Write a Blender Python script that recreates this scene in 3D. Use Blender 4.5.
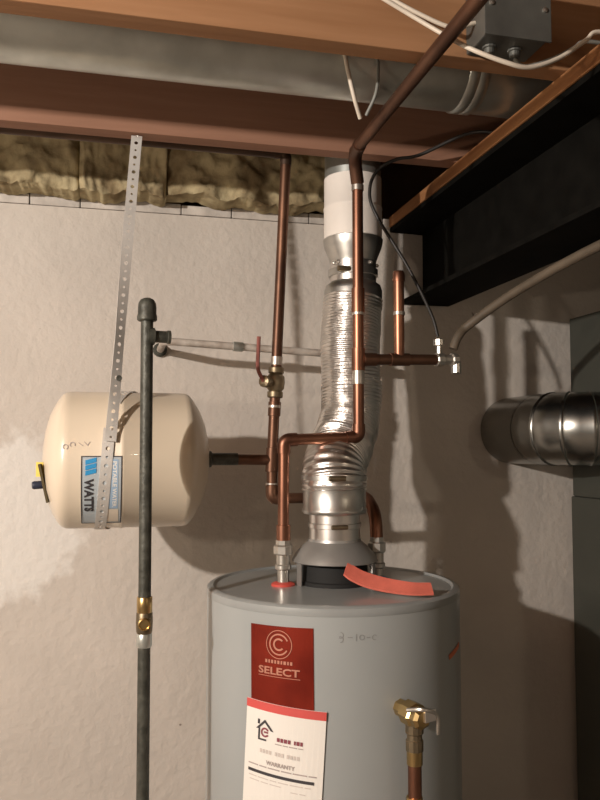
import bpy, bmesh, math, random
from mathutils import Vector, Matrix, noise as mnoise

scene = bpy.context.scene
for o in list(bpy.data.objects):
    bpy.data.objects.remove(o, do_unlink=True)
col = scene.collection
R = math.radians
random.seed(7)

# ------------------------------------------------------------------ camera
cam_d = bpy.data.cameras.new('camera')
cam_d.sensor_fit = 'HORIZONTAL'
cam_d.sensor_width = 36.0
cam_d.lens = 36.0 * 780.0 / 600.0
cam_d.clip_start = 0.02
cam = bpy.data.objects.new('camera', cam_d)
cam.location = (0.0, -1.91, 1.63)
cam.rotation_euler = (R(93.5), 0.0, R(-13.6))
col.objects.link(cam)
scene.camera = cam

# ------------------------------------------------------------------ world + lamps
world = bpy.data.worlds.new('basement_world')
scene.world = world
world.use_nodes = True
bg = world.node_tree.nodes['Background']
bg.inputs['Color'].default_value = (1.0, 0.80, 0.58, 1)
bg.inputs['Strength'].default_value = 0.012


def lamp(name, loc, power, color, radius):
    d = bpy.data.lights.new(name, 'POINT')
    d.energy = power
    d.color = color
    d.shadow_soft_size = radius
    o = bpy.data.objects.new(name, d)
    o.location = loc
    col.objects.link(o)
    return o


lamp('ceiling_bulb', (-1.50, -2.0, 2.16), 176.0, (1.0, 0.915, 0.83), 0.028)
lamp('work_lamp', (-1.10, -1.55, 1.72), 15.0, (1.0, 0.84, 0.66), 0.028)
lamp('far_ceiling_bulb', (1.55, -3.1, 2.05), 8.0, (1.0, 0.82, 0.60), 0.05)

vs = scene.view_settings
vs.view_transform = 'Standard'
vs.look = 'None'
vs.gamma = 1.0
vs.use_curve_mapping = False
vs.exposure = 0.28


# ------------------------------------------------------------------ materials
def pbr(name, base, rough=0.5, metal=0.0, var=0.0, scale=8.0, base2=None, bump=0.0,
        bscale=60.0, stretch=(1, 1, 1), spec=0.5, thr=(0.35, 0.65), coat=0.0, bdist=0.004):
    m = bpy.data.materials.new(name)
    m.use_nodes = True
    nt = m.node_tree
    n, l = nt.nodes, nt.links
    b = n['Principled BSDF']
    b.inputs['Roughness'].default_value = rough
    b.inputs['Metallic'].default_value = metal
    b.inputs['Specular IOR Level'].default_value = spec
    b.inputs['Coat Weight'].default_value = coat
    if base2 is None:
        base2 = tuple(c * (1 - var) for c in base)
    tc = n.new('ShaderNodeTexCoord')
    mp = n.new('ShaderNodeMapping')
    mp.inputs['Scale'].default_value = stretch
    l.new(tc.outputs['Object'], mp.inputs['Vector'])
    nz = n.new('ShaderNodeTexNoise')
    nz.inputs['Scale'].default_value = scale
    nz.inputs['Detail'].default_value = 5
    l.new(mp.outputs['Vector'], nz.inputs['Vector'])
    rp = n.new('ShaderNodeValToRGB')
    rp.color_ramp.elements[0].position = thr[0]
    rp.color_ramp.elements[1].position = thr[1]
    rp.color_ramp.elements[0].color = (*base2, 1)
    rp.color_ramp.elements[1].color = (*base, 1)
    l.new(nz.outputs['Fac'], rp.inputs['Fac'])
    l.new(rp.outputs['Color'], b.inputs['Base Color'])
    if bump > 0:
        nb = n.new('ShaderNodeTexNoise')
        nb.inputs['Scale'].default_value = bscale
        nb.inputs['Detail'].default_value = 4
        l.new(mp.outputs['Vector'], nb.inputs['Vector'])
        bp = n.new('ShaderNodeBump')
        bp.inputs['Strength'].default_value = bump
        bp.inputs['Distance'].default_value = bdist
        l.new(nb.outputs['Fac'], bp.inputs['Height'])
        l.new(bp.outputs['Normal'], b.inputs['Normal'])
    return m


def concrete_material():
    m = pbr('painted_concrete', (0.60, 0.545, 0.49), 0.85, var=0.13, scale=3.0, bump=0.55, bscale=45, spec=0.2, bdist=0.006)
    nt = m.node_tree
    n, l = nt.nodes, nt.links
    b = n['Principled BSDF']
    old = b.inputs['Base Color'].links[0].from_socket
    # whitewash patch with its own ragged outline, beside and under the tank
    g = n.new('ShaderNodeNewGeometry')
    sub = n.new('ShaderNodeVectorMath'); sub.operation = 'SUBTRACT'
    sub.inputs[1].default_value = (-0.24, 0.0, 1.47)
    l.new(g.outputs['Position'], sub.inputs[0])
    mul = n.new('ShaderNodeVectorMath'); mul.operation = 'MULTIPLY'
    mul.inputs[1].default_value = (4.6, 0.0, 4.4)
    l.new(sub.outputs[0], mul.inputs[0])
    ln = n.new('ShaderNodeVectorMath'); ln.operation = 'LENGTH'
    l.new(mul.outputs[0], ln.inputs[0])
    nz = n.new('ShaderNodeTexNoise')
    nz.inputs['Scale'].default_value = 14; nz.inputs['Detail'].default_value = 6
    l.new(g.outputs['Position'], nz.inputs['Vector'])
    ad = n.new('ShaderNodeMath'); ad.operation = 'MULTIPLY_ADD'
    ad.inputs[1].default_value = 0.9
    l.new(nz.outputs['Fac'], ad.inputs[0]); l.new(ln.outputs['Value'], ad.inputs[2])
    rp = n.new('ShaderNodeValToRGB')
    rp.color_ramp.elements[0].position = 0.0; rp.color_ramp.elements[0].color = (1, 1, 1, 1)
    rp.color_ramp.elements[1].position = 1.0; rp.color_ramp.elements[1].color = (0, 0, 0, 1)
    mr = n.new('ShaderNodeMapRange')
    mr.inputs['From Min'].default_value = 1.2; mr.inputs['From Max'].default_value = 1.34
    l.new(ad.outputs[0], mr.inputs['Value']); l.new(mr.outputs[0], rp.inputs['Fac'])
    mx = n.new('ShaderNodeMix'); mx.data_type = 'RGBA'
    l.new(rp.outputs['Color'], mx.inputs['Factor'])
    l.new(old, mx.inputs[6]); mx.inputs[7].default_value = (0.70, 0.67, 0.63, 1)
    # small dark pits
    nz2 = n.new('ShaderNodeTexNoise'); nz2.inputs['Scale'].default_value = 26; nz2.inputs['Detail'].default_value = 2
    l.new(g.outputs['Position'], nz2.inputs['Vector'])
    mr2 = n.new('ShaderNodeMapRange')
    mr2.inputs['From Min'].default_value = 0.755; mr2.inputs['From Max'].default_value = 0.79
    l.new(nz2.outputs['Fac'], mr2.inputs['Value'])
    mx2 = n.new('ShaderNodeMix'); mx2.data_type = 'RGBA'
    l.new(mr2.outputs[0], mx2.inputs['Factor'])
    l.new(mx.outputs[2], mx2.inputs[6]); mx2.inputs[7].default_value = (0.22, 0.18, 0.15, 1)
    l.new(mx2.outputs[2], b.inputs['Base Color'])
    return m


def wood_material(name, a, b2, along='X'):
    st = (1.5, 22, 22) if along == 'X' else (22, 1.5, 22)
    m = pbr(name, a, 0.75, base2=b2, scale=2.2, stretch=st, bump=0.15, bscale=6, spec=0.25)
    nt = m.node_tree
    n, l = nt.nodes, nt.links
    b = n['Principled BSDF']
    old = b.inputs['Base Color'].links[0].from_socket
    tc = n.new('ShaderNodeTexCoord')
    vo = n.new('ShaderNodeTexVoronoi'); vo.inputs['Scale'].default_value = 3.4
    l.new(tc.outputs['Object'], vo.inputs['Vector'])
    mr = n.new('ShaderNodeMapRange')
    mr.inputs['From Min'].default_value = 0.035; mr.inputs['From Max'].default_value = 0.06
    mr.inputs['To Min'].default_value = 1; mr.inputs['To Max'].default_value = 0
    l.new(vo.outputs['Distance'], mr.inputs['Value'])
    mx = n.new('ShaderNodeMix'); mx.data_type = 'RGBA'
    l.new(mr.outputs[0], mx.inputs['Factor'])
    l.new(old, mx.inputs[6]); mx.inputs[7].default_value = (0.09, 0.035, 0.015, 1)
    l.new(mx.outputs[2], b.inputs['Base Color'])
    return m


M = {}
M['concrete'] = concrete_material()
M['mortar'] = pbr('mortar_cap', (0.60, 0.55, 0.50), 0.9, var=0.3, scale=18, bump=0.8, bscale=40, spec=0.15)
M['bareconcrete'] = pbr('bare_concrete', (0.30, 0.27, 0.235), 0.85, var=0.25, scale=3, bump=0.4)
M['floor'] = pbr('floor_concrete', (0.24, 0.21, 0.18), 0.8, var=0.3, scale=4, bump=0.3)
M['joist'] = wood_material('joist_wood', (0.345, 0.18, 0.09), (0.295, 0.148, 0.07))
M['joist2'] = wood_material('joist_wood_red', (0.29, 0.152, 0.10), (0.255, 0.13, 0.083))
M['plate'] = wood_material('plate_wood', (0.36, 0.17, 0.07), (0.24, 0.10, 0.04), 'Y')
M['ply'] = pbr('subfloor_ply', (0.20, 0.11, 0.055), 0.85, var=0.4, scale=5)
M['insul'] = pbr('fiberglass_insulation', (0.52, 0.44, 0.27), 0.95, base2=(0.20, 0.15, 0.085), scale=11,
                 bump=0.8, bscale=70, spec=0.05, thr=(0.36, 0.6))
M['galv'] = pbr('galvanized_steel', (0.66, 0.65, 0.62), 0.36, 1.0, var=0.22, scale=26, bump=0.05, bscale=20)
M['galvdull'] = pbr('dull_galvanized', (0.60, 0.62, 0.58), 0.36, 0.8, var=0.22, scale=14, bump=0.06, bscale=20)
M['alu'] = pbr('aluminium_foil_duct', (0.84, 0.81, 0.78), 0.30, 1.0, var=0.12, scale=30, bump=0.35, bscale=55)
M['chrome'] = pbr('bright_vent_metal', (0.86, 0.83, 0.80), 0.3, 1.0, var=0.08, scale=10, bump=0.04, bscale=9)
M['hood'] = pbr('draft_hood_metal', (0.40, 0.39, 0.375), 0.42, 0.6, var=0.15, scale=12)
M['ventwhite'] = pbr('white_painted_vent', (0.80, 0.74, 0.68), 0.6, var=0.1, scale=9, bump=0.1, bscale=40)
M['copper'] = pbr('copper', (0.40, 0.19, 0.12), 0.42, 1.0, base2=(0.19, 0.09, 0.06), scale=11, stretch=(1, 1, 0.5))
M['copperdark'] = pbr('tarnished_copper', (0.22, 0.115, 0.072), 0.46, 0.9, base2=(0.115, 0.06, 0.04), scale=9)
M['solder'] = pbr('solder_joint', (0.62, 0.56, 0.50), 0.4, 0.9, var=0.3, scale=40)
M['brass'] = pbr('brass', (0.62, 0.44, 0.20), 0.3, 1.0, var=0.25, scale=20)
M['brassdull'] = pbr('dull_brass', (0.27, 0.215, 0.14), 0.45, 0.9, var=0.3, scale=25)
M['iron'] = pbr('black_iron_pipe', (0.085, 0.085, 0.07), 0.5, 0.35, base2=(0.045, 0.045, 0.036), scale=60, bump=0.3, bscale=120)
M['nickel'] = pbr('plated_union', (0.62, 0.59, 0.54), 0.35, 0.9, var=0.2, scale=30)
M['tank'] = pbr('cream_enamel', (0.70, 0.60, 0.47), 0.32, var=0.05, scale=6, coat=0.25)
M['heater'] = pbr('grey_enamel', (0.345, 0.365, 0.365), 0.3, var=0.06, scale=5, coat=0.2)
M['lid'] = pbr('grey_enamel_lid', (0.315, 0.33, 0.328), 0.3, var=0.12, scale=12, coat=0.2)
M['redfoil'] = pbr('red_foil_label', (0.36, 0.04, 0.022), 0.25, 0.6, base2=(0.24, 0.025, 0.015), scale=12)
M['goldprint'] = pbr('pale_foil_print', (0.52, 0.24, 0.17), 0.4, 0.3, var=0.1)
M['paper'] = pbr('white_card', (0.80, 0.77, 0.72), 0.55, var=0.03)
M['redprint'] = pbr('red_print', (0.62, 0.09, 0.08), 0.5, var=0.08)
M['ink'] = pbr('black_ink', (0.045, 0.04, 0.045), 0.6, var=0.1)
M['greyink'] = pbr('grey_ink', (0.42, 0.36, 0.34), 0.6, var=0.1)
M['pencil'] = pbr('pencil_grey', (0.27, 0.27, 0.265), 0.6, var=0.1)
M['paleink'] = pbr('pale_ink', (0.62, 0.56, 0.52), 0.6, var=0.1)
M['maroonink'] = pbr('maroon_ink', (0.25, 0.06, 0.08), 0.6, var=0.1)
M['bluefoil'] = pbr('silver_blue_label', (0.52, 0.58, 0.62), 0.4, 0.2, var=0.08)
M['bluepr'] = pbr('blue_print', (0.035, 0.30, 0.62), 0.4, var=0.1)
M['palebl'] = pbr('pale_blue_print', (0.36, 0.50, 0.66), 0.45, var=0.1)
M['creampr'] = pbr('cream_print', (0.74, 0.64, 0.52), 0.5, var=0.08)
M['strap'] = pbr('perforated_galvanized', (0.74, 0.71, 0.67), 0.45, 0.45, var=0.12, scale=30)
M['beam'] = pbr('black_painted_steel', (0.007, 0.0065, 0.0055), 0.75, var=0.4, scale=20, spec=0.05)
M['furnace'] = pbr('furnace_sheet_metal', (0.075, 0.077, 0.064), 0.55, 0.2, var=0.15, scale=6)
M['whitecable'] = pbr('white_cable_jacket', (0.66, 0.58, 0.48), 0.5, var=0.1)
M['greycable'] = pbr('grey_cable_jacket', (0.20, 0.20, 0.18), 0.5, var=0.1)
M['blackcable'] = pbr('black_cable_jacket', (0.02, 0.017, 0.015), 0.5, var=0.2)
M['redstrip'] = pbr('red_rubber', (0.72, 0.17, 0.12), 0.6, var=0.2, scale=25, bump=0.2)
M['bluering'] = pbr('blue_plastic', (0.04, 0.16, 0.40), 0.45, var=0.1)
M['redring'] = pbr('red_plastic', (0.60, 0.08, 0.06), 0.45, var=0.1)
M['yellow'] = pbr('yellow_tag', (0.78, 0.58, 0.12), 0.6, var=0.1)
M['navy'] = pbr('navy_plastic', (0.03, 0.035, 0.06), 0.45, var=0.1)
M['darkstrip'] = pbr('dark_brown_strip', (0.10, 0.075, 0.03), 0.7, var=0.3, scale=40)
M['handle'] = pbr('red_brown_lever', (0.30, 0.10, 0.08), 0.5, var=0.2)
M['boxsteel'] = pbr('junction_box_steel', (0.16, 0.16, 0.145), 0.5, 0.5, var=0.3, scale=14)
M['tanpipe'] = pbr('tan_conduit', (0.13, 0.10, 0.07), 0.6, var=0.3, scale=20)
M['paintpipe'] = pbr('paint_spattered_pipe', (0.50, 0.45, 0.40), 0.6, base2=(0.30, 0.25, 0.21), scale=30, bump=0.3)
M['coppershade'] = pbr('joist_shaded_copper', (0.10, 0.06, 0.04), 0.5, 0.6, var=0.4, scale=9)  # copper darkened in colour for the joist's shade on the overhead run
M['ductsteel'] = pbr('furnace_duct_steel', (0.36, 0.36, 0.34), 0.27, 1.0, var=0.15, scale=8, bump=0.03, bscale=8)
M['dark'] = pbr('gap_shade_black', (0.01, 0.01, 0.01), 0.8, var=0.1)  # black body filling the hood gap, shade put into its colour
M['streak'] = pbr('orange_streak', (0.60, 0.16, 0.07), 0.5, var=0.1)

# ------------------------------------------------------------------ helpers
ORG = {}


def link(o, org):
    col.objects.link(o)
    ORG[o.name] = Vector(org)


def tag(o, label, cat, group=None, kind=None):
    if label: o['label'] = label
    if cat: o['category'] = cat
    if group: o['group'] = group
    if kind: o['kind'] = kind
    return o


def thing(name, loc, label, cat, group=None):
    o = bpy.data.objects.new(name, None)
    o.empty_display_size = 0.05
    o.location = loc
    link(o, loc)
    return tag(o, label, cat, group)


class G:
    """collects geometry in world coordinates for ONE mesh object"""
    def __init__(s):
        s.v = []; s.f = []

    def add(s, vs_, fs):
        k = len(s.v)
        s.v += [Vector(p) for p in vs_]
        s.f += [tuple(i + k for i in f) for f in fs]
        return s

    def box(s, lo, hi):
        (x0, y0, z0), (x1, y1, z1) = lo, hi
        return s.add([(x0, y0, z0), (x1, y0, z0), (x1, y1, z0), (x0, y1, z0),
                      (x0, y0, z1), (x1, y0, z1), (x1, y1, z1), (x0, y1, z1)],
                     [(0, 3, 2, 1), (4, 5, 6, 7), (0, 1, 5, 4), (1, 2, 6, 5), (2, 3, 7, 6), (3, 0, 4, 7)])

    def obox(s, c, half, rot):
        c = Vector(c)
        pts = []
        for sx, sy, sz in ((-1, -1, -1), (1, -1, -1), (1, 1, -1), (-1, 1, -1), (-1, -1, 1), (1, -1, 1), (1, 1, 1), (-1, 1, 1)):
            pts.append(c + rot @ Vector((sx * half[0], sy * half[1], sz * half[2])))
        return s.add(pts, [(0, 3, 2, 1), (4, 5, 6, 7), (0, 1, 5, 4), (1, 2, 6, 5), (2, 3, 7, 6), (3, 0, 4, 7)])

    def tube(s, path, r, seg=14, caps=True, rf=None):
        path = [Vector(p) for p in path]
        n = len(path)
        t0 = (path[1] - path[0]).normalized()
        up = Vector((0, 0, 1)) if abs(t0.z) < 0.9 else Vector((0, -1, 0))
        nrm = (up - t0 * up.dot(t0)).normalized()
        rings = []
        for i in range(n):
            if i == 0: t = path[1] - path[0]
            elif i == n - 1: t = path[-1] - path[-2]
            else: t = (path[i + 1] - path[i]).normalized() + (path[i] - path[i - 1]).normalized()
            t.normalize()
            nrm = (nrm - t * nrm.dot(t)).normalized()
            bi = t.cross(nrm)
            rr = r if rf is None else rf(i)
            rings.append([path[i] + (nrm * math.cos(2 * math.pi * k / seg) + bi * math.sin(2 * math.pi * k / seg)) *
                          (rr(k) if callable(rr) else rr) for k in range(seg)])
        vs_ = [p for rg in rings for p in rg]
        fs = []
        for i in range(n - 1):
            for k in range(seg):
                a = i * seg + k; b = i * seg + (k + 1) % seg
                fs.append((a, b, b + seg, a + seg))
        if caps:
            fs.append(tuple(reversed(range(seg))))
            fs.append(tuple(range((n - 1) * seg, n * seg)))
        return s.add(vs_, fs)

    def lathe(s, prof, org, axis='Z', seg=40, cap=True):
        """prof: list of (radius, height along the axis)"""
        org = Vector(org)
        if isinstance(axis, str):
            axis = {'X': Vector((1, 0, 0)), 'Y': Vector((0, 1, 0)), 'Z': Vector((0, 0, 1))}[axis]
        axis = axis.normalized()
        ref = Vector((0, 0, 1)) if abs(axis.z) < 0.9 else Vector((1, 0, 0))
        a = (ref - axis * ref.dot(axis)).normalized()
        b = axis.cross(a)
        vs_, fs = [], []
        for r, h in prof:
            for k in range(seg):
                t = 2 * math.pi * k / seg
                vs_.append(org + axis * h + (a * math.cos(t) + b * math.sin(t)) * r)
        for i in range(len(prof) - 1):
            for k in range(seg):
                p = i * seg + k; q = i * seg + (k + 1) % seg
                fs.append((p, q, q + seg, p + seg))
        if cap:
            fs.append(tuple(reversed(range(seg))))
            fs.append(tuple(range((len(prof) - 1) * seg, len(prof) * seg)))
        return s.add(vs_, fs)

    def build(s, name, mat, parent=None, base=None, smooth=False, bevel=0.0, solid=0.0, label=None, angle=40):
        org = ORG[parent.name] if parent else Vector(base if base else (0, 0, 0))
        me = bpy.data.meshes.new(name)
        me.from_pydata([tuple(p - org) for p in s.v], [], s.f)
        me.materials.append(M[mat] if isinstance(mat, str) else mat)
        bm = bmesh.new(); bm.from_mesh(me)
        bmesh.ops.recalc_face_normals(bm, faces=bm.faces)
        if bevel > 0:
            bmesh.ops.bevel(bm, geom=list(bm.edges), offset=bevel, segments=2, affect='EDGES', profile=0.6)
        if smooth:
            lim = R(angle)
            for f in bm.faces: f.smooth = True
            for e in bm.edges:
                if len(e.link_faces) == 2 and e.calc_face_angle(0) > lim: e.smooth = False
        bm.to_mesh(me); bm.free()
        o = bpy.data.objects.new(name, me)
        if parent:
            o.parent = parent
        else:
            o.location = org
        link(o, org)
        if solid:
            md = o.modifiers.new('thickness', 'SOLIDIFY'); md.thickness = solid; md.offset = 0
        if label: o['label'] = label
        return o


def fillet(path, rad, n=6):
    path = [Vector(p) for p in path]
    out = [path[0]]
    for i in range(1, len(path) - 1):
        a, b, c = path[i - 1], path[i], path[i + 1]
        u = (a - b); v = (c - b)
        d = min(rad, u.length * 0.49, v.length * 0.49)
        p, q = b + u.normalized() * d, b + v.normalized() * d
        for k in range(n + 1):
            t = k / n
            out.append(p * (1 - t) ** 2 + b * 2 * t * (1 - t) + q * t ** 2)
    out.append(path[-1])
    return out


def spline(pts, n=8):
    pts = [Vector(p) for p in pts]
    P_ = [pts[0] * 2 - pts[1]] + pts + [pts[-1] * 2 - pts[-2]]
    out = []
    for i in range(1, len(P_) - 2):
        for k in range(n):
            t = k / n
            a, b, c, d = P_[i - 1:i + 3]
            out.append(0.5 * ((2 * b) + (c - a) * t + (2 * a - 5 * b + 4 * c - d) * t * t + (3 * b - a - 3 * c + d) * t ** 3))
    out.append(pts[-1])
    return out


def text2d(s, size, bold=0.0):
    """outline lettering as flat 2-D geometry centred on the origin"""
    cu = bpy.data.curves.new('lettering', 'FONT')
    cu.body = s; cu.size = size; cu.align_x = 'CENTER'; cu.align_y = 'CENTER'; cu.resolution_u = 3; cu.offset = bold
    to = bpy.data.objects.new('lettering_tmp', cu)
    col.objects.link(to)
    dg = bpy.context.evaluated_depsgraph_get()
    me = bpy.data.meshes.new_from_object(to.evaluated_get(dg))
    vs_ = [(v.co.x, v.co.y) for v in me.vertices]
    fs = [tuple(p.vertices) for p in me.polygons]
    bpy.data.objects.remove(to, do_unlink=True); bpy.data.meshes.remove(me); bpy.data.curves.remove(cu)
    return vs_, fs


def fit(vf, w, h=None, dx=0, dy=0):
    vs_, fs = vf
    x0 = min(p[0] for p in vs_); x1 = max(p[0] for p in vs_); y0 = min(p[1] for p in vs_); y1 = max(p[1] for p in vs_)
    sx = w / (x1 - x0); sy = sx if h is None else h / (y1 - y0)
    return [((p[0] - (x0 + x1) / 2) * sx + dx, (p[1] - (y0 + y1) / 2) * sy + dy) for p in vs_], fs


def bar2d(x0, x1, y0, y1, n=8):
    vs_ = []; fs = []
    for i in range(n + 1):
        x = x0 + (x1 - x0) * i / n
        vs_ += [(x, y0), (x, y1)]
    for i in range(n): fs.append((2 * i, 2 * i + 2, 2 * i + 3, 2 * i + 1))
    return vs_, fs


def arc2d(cx, cy, r0, r1, a0, a1, n=28):
    vs_ = []; fs = []
    for i in range(n + 1):
        a = R(a0 + (a1 - a0) * i / n)
        vs_ += [(cx + r0 * math.cos(a), cy + r0 * math.sin(a)), (cx + r1 * math.cos(a), cy + r1 * math.sin(a))]
    for i in range(n): fs.append((2 * i, 2 * i + 2, 2 * i + 3, 2 * i + 1))
    return vs_, fs


# ================================================================== SETTING
def struct(o):
    o['kind'] = 'structure'
    return o


wall_top = 2.203
wall = struct(G().box((-2.6, 0, 0), (2.2, 0.2, wall_top)).build('wall_back', 'concrete'))
x = -0.95
i = 0
while x < 1.9:
    w = random.choice((0.115, 0.125, 0.20, 0.235))
    h = 0.024 + random.random() * 0.006
    g = G()
    y0 = -0.001 - random.random() * 0.004
    g.box((x + 0.0012, y0, wall_top + 0.0012), (min(x + w, 1.9) - 0.001, 0.16, wall_top + h))
    g.build('cap_block', 'mortar', wall, bevel=0.0025)
    x += w
struct(G().box((-2.6, -5.0, -0.1), (2.2, 0.2, 0)).build('floor', 'floor'))
struct(G().box((-2.6, -5.0, 2.472), (2.2, 0.2, 2.50)).build('ceiling', 'ply'))
struct(G().box((-2.8, -5.0, 0), (-2.6, 0.2, 2.5)).build('wall_left', 'bareconcrete'))
struct(G().box((2.2, -5.0, 0), (2.4, 0.2, 2.5)).build('wall_right', 'bareconcrete'))
struct(G().box((-2.8, -5.2, 0), (2.4, -5.0, 2.5)).build('wall_front', 'bareconcrete'))

# rim board behind the insulation
o = G().box((-2.6, 0.16, wall_top + 0.03), (2.2, 0.198, 2.471)).build('rim_board', 'ply', base=(0, 0.18, 2.24))
tag(o, 'dark rim board on edge behind the insulation above the wall', 'board')

# joists
for nm, d1, m, lab in (('floor_joist', 0.412, 'joist2', 'reddish wooden floor joist that the perforated strap hangs from'),
                       ('floor_joist', 0.826, 'joist', 'orange wooden floor joist in front of the round duct with junction box')):
    g = G().box((-2.59, -d1, 2.235), (2.19, -d1 + 0.038, 2.471))
    o = g.build(nm, m, base=(0, -d1 + 0.019, 2.235), bevel=0.002)
    tag(o, lab, 'joist', 'floor joists under the subfloor')

# insulation batts
def batt(x0, x1, seed, d):
    nx, nz = 90, 40
    z0, z1 = 2.226, 2.468
    vs_, fs = [], []
    for j in range(nz + 1):
        for i_ in range(nx + 1):
            u, v = i_ / nx, j / nz
            X = x0 + (x1 - x0) * u
            Z = z0 + (z1 - z0) * v
            e = min(u, 1 - u)
            bul = 0.025 + 0.015 * min(1, e / 0.05) ** 0.5 + 0.012 * math.sin(v * math.pi)
            nn = mnoise.noise(Vector((X * 13 + seed, Z * 17, seed))) * 0.026 + mnoise.noise(Vector((X * 34, Z * 40, seed))) * 0.015 + mnoise.noise(Vector((X * 90, Z * 90, seed))) * 0.006
            zz = Z + (mnoise.noise(Vector((X * 14, seed, 0))) * 0.016 - 0.002 + mnoise.noise(Vector((X * 60, seed, 2))) * 0.006 if j == 0 else 0)
            vs_.append((X, -(d + bul + nn), zz))
    nb = len(vs_)
    for j in range(nz):
        for i_ in range(nx):
            a = j * (nx + 1) + i_
            fs.append((a, a + 1, a + nx + 2, a + nx + 1))
    # back side
    ring = [i_ for i_ in range(nx + 1)] + [j * (nx + 1) + nx for j in range(1, nz + 1)] + \
           [nz * (nx + 1) + i_ for i_ in range(nx - 1, -1, -1)] + [j * (nx + 1) for j in range(nz - 1, 0, -1)]
    bk = []
    for r_ in ring:
        p = vs_[r_]
        bk.append((p[0], -0.008, p[2]))
    k0 = len(vs_)
    vs_ += bk
    for q in range(len(ring)):
        w_ = (q + 1) % len(ring)
        fs.append((ring[q], k0 + q, k0 + w_, ring[w_]))
    fs.append(tuple(range(k0, k0 + len(ring))))
    o = G().add(vs_, fs).build('insulation_batt', 'insul', base=((x0 + x1) / 2, 0.05, 2.235), smooth=True, angle=70)
    return o


for k, (a, b, d, lab_) in enumerate((
        (-0.56, -0.0805, 0.05, 'yellowish fiberglass insulation batt with dark stains above the cream tank'),
        (-0.08, 0.1195, 0.042, 'brown fiberglass insulation batt directly behind the top of the perforated strap'),
        (0.12, 0.62, 0.046, 'brown fiberglass insulation batt above the wall beside the white vent pipe'))):
    tag(batt(a, b, 3.7 * k + 1, d), lab_, 'insulation', 'insulation batts along the wall top')

# steel beam with wooden plate
g = G()
zb, zt = 2.005, 2.206
xl, xr, xw, xt = 0.735, 0.868, 0.80, 0.705
prof = [(xl, zb), (xr, zb), (xr, zb + 0.011), (xw + 0.004, zb + 0.013), (xw + 0.004, zt - 0.013), (xr, zt - 0.011), (xr, zt), (xt, zt),
        (xt, zt - 0.011), (xw - 0.004, zt - 0.013), (xw - 0.004, zb + 0.013), (xl, zb + 0.011)]
nb_ = len(prof)
vs_ = [(p[0], -3.6, p[1]) for p in prof] + [(p[0], -0.002, p[1]) for p in prof]
fs = [(q, (q + 1) % nb_, (q + 1) % nb_ + nb_, q + nb_) for q in range(nb_)] + [tuple(range(nb_)), tuple(range(nb_, 2 * nb_))]
o = g.add(vs_, fs).build('steel_beam', 'beam', base=(0.80, -1.8, zb))
tag(o, 'black painted steel I-beam running out from the concrete wall', 'beam')
o = G().box((0.702, -3.6, 2.207), (0.88, -0.004, 2.2345)).build('wooden_plate', 'plate', base=(0.79, -1.8, 2.197), bevel=0.002)
tag(o, 'narrow wooden plate lying along the top of the black steel beam', 'plank')

# ================================================================== round duct between the joists
dt = thing('round_duct', (0.2, -0.63, 2.246), 'long galvanized round duct running between the two floor joists', 'duct')
g = G().lathe([(0.0745, -2.4), (0.0745, 1.9)], (0.2, -0.63, 2.321), 'X', 44)
g.build('pipe_body', 'galvdull', dt, smooth=True)
for xx in (-1.35, 0.62):
    G().lathe([(0.0745, -0.02), (0.077, -0.017), (0.077, -0.003), (0.0755, 0), (0.077, 0.003), (0.077, 0.017), (0.0745, 0.02)],
              (xx, -0.63, 2.321), 'X', 44, cap=False).build('joint_band', 'galvdull', dt, smooth=True)
G().box((-2.1, -0.706, 2.3295), (2.0, -0.7035, 2.336)).build('lock_seam', 'galvdull', dt)

# ================================================================== WATER HEATER
HX, HY, HR, HT = 0.429, -0.41, 0.246, 1.365
ht = thing('water_heater', (HX, HY, 0.0), 'tall grey enamelled water heater with red label under the flue vent', 'water heater')
seg = 96
G().lathe([(HR - 0.006, 0.03), (HR, 0.036), (HR, HT - 0.012)], (HX, HY, 0), 'Z', seg).build('jacket', 'heater', ht, smooth=True)
lidp = [(HR + 0.0002, HT - 0.016), (HR + 0.0006, HT - 0.015), (HR + 0.0006, HT - 0.007), (HR, HT - 0.003), (HR - 0.004, HT),
        (HR - 0.012, HT + 0.001), (HR - 0.016, HT - 0.003), (HR - 0.05, HT - 0.002), (0.1, HT), (0.002, HT)]
G().lathe(lidp, (HX, HY, 0), 'Z', seg).build('top_lid', 'lid', ht, smooth=True)
for k in range(3):
    a = R(90 + 120 * k)
    G().lathe([(0.018, 0), (0.018, 0.031)], (HX + 0.2 * math.cos(a), HY + 0.2 * math.sin(a), 0), 'Z', 12).build('foot', 'heater', ht)

def cyl_map(ac, zc, tilt, off):
    ct, st = math.cos(R(tilt)), math.sin(R(tilt))
    def f(p):
        u, v = p
        uu = u * ct - v * st
        vv = u * st + v * ct
        a = R(ac) + uu / HR
        r = HR + off
        return (HX + r * math.cos(a), HY + r * math.sin(a), zc + vv)
    return f


def decal(name, vf_list, fmap, mat, parent, label=None, solid=0.0):
    g = G()
    for vs2, fs2 in vf_list:
        g.add([fmap(p) for p in vs2], fs2)
    return g.build(name, mat, parent, label=label, solid=solid)


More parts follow.
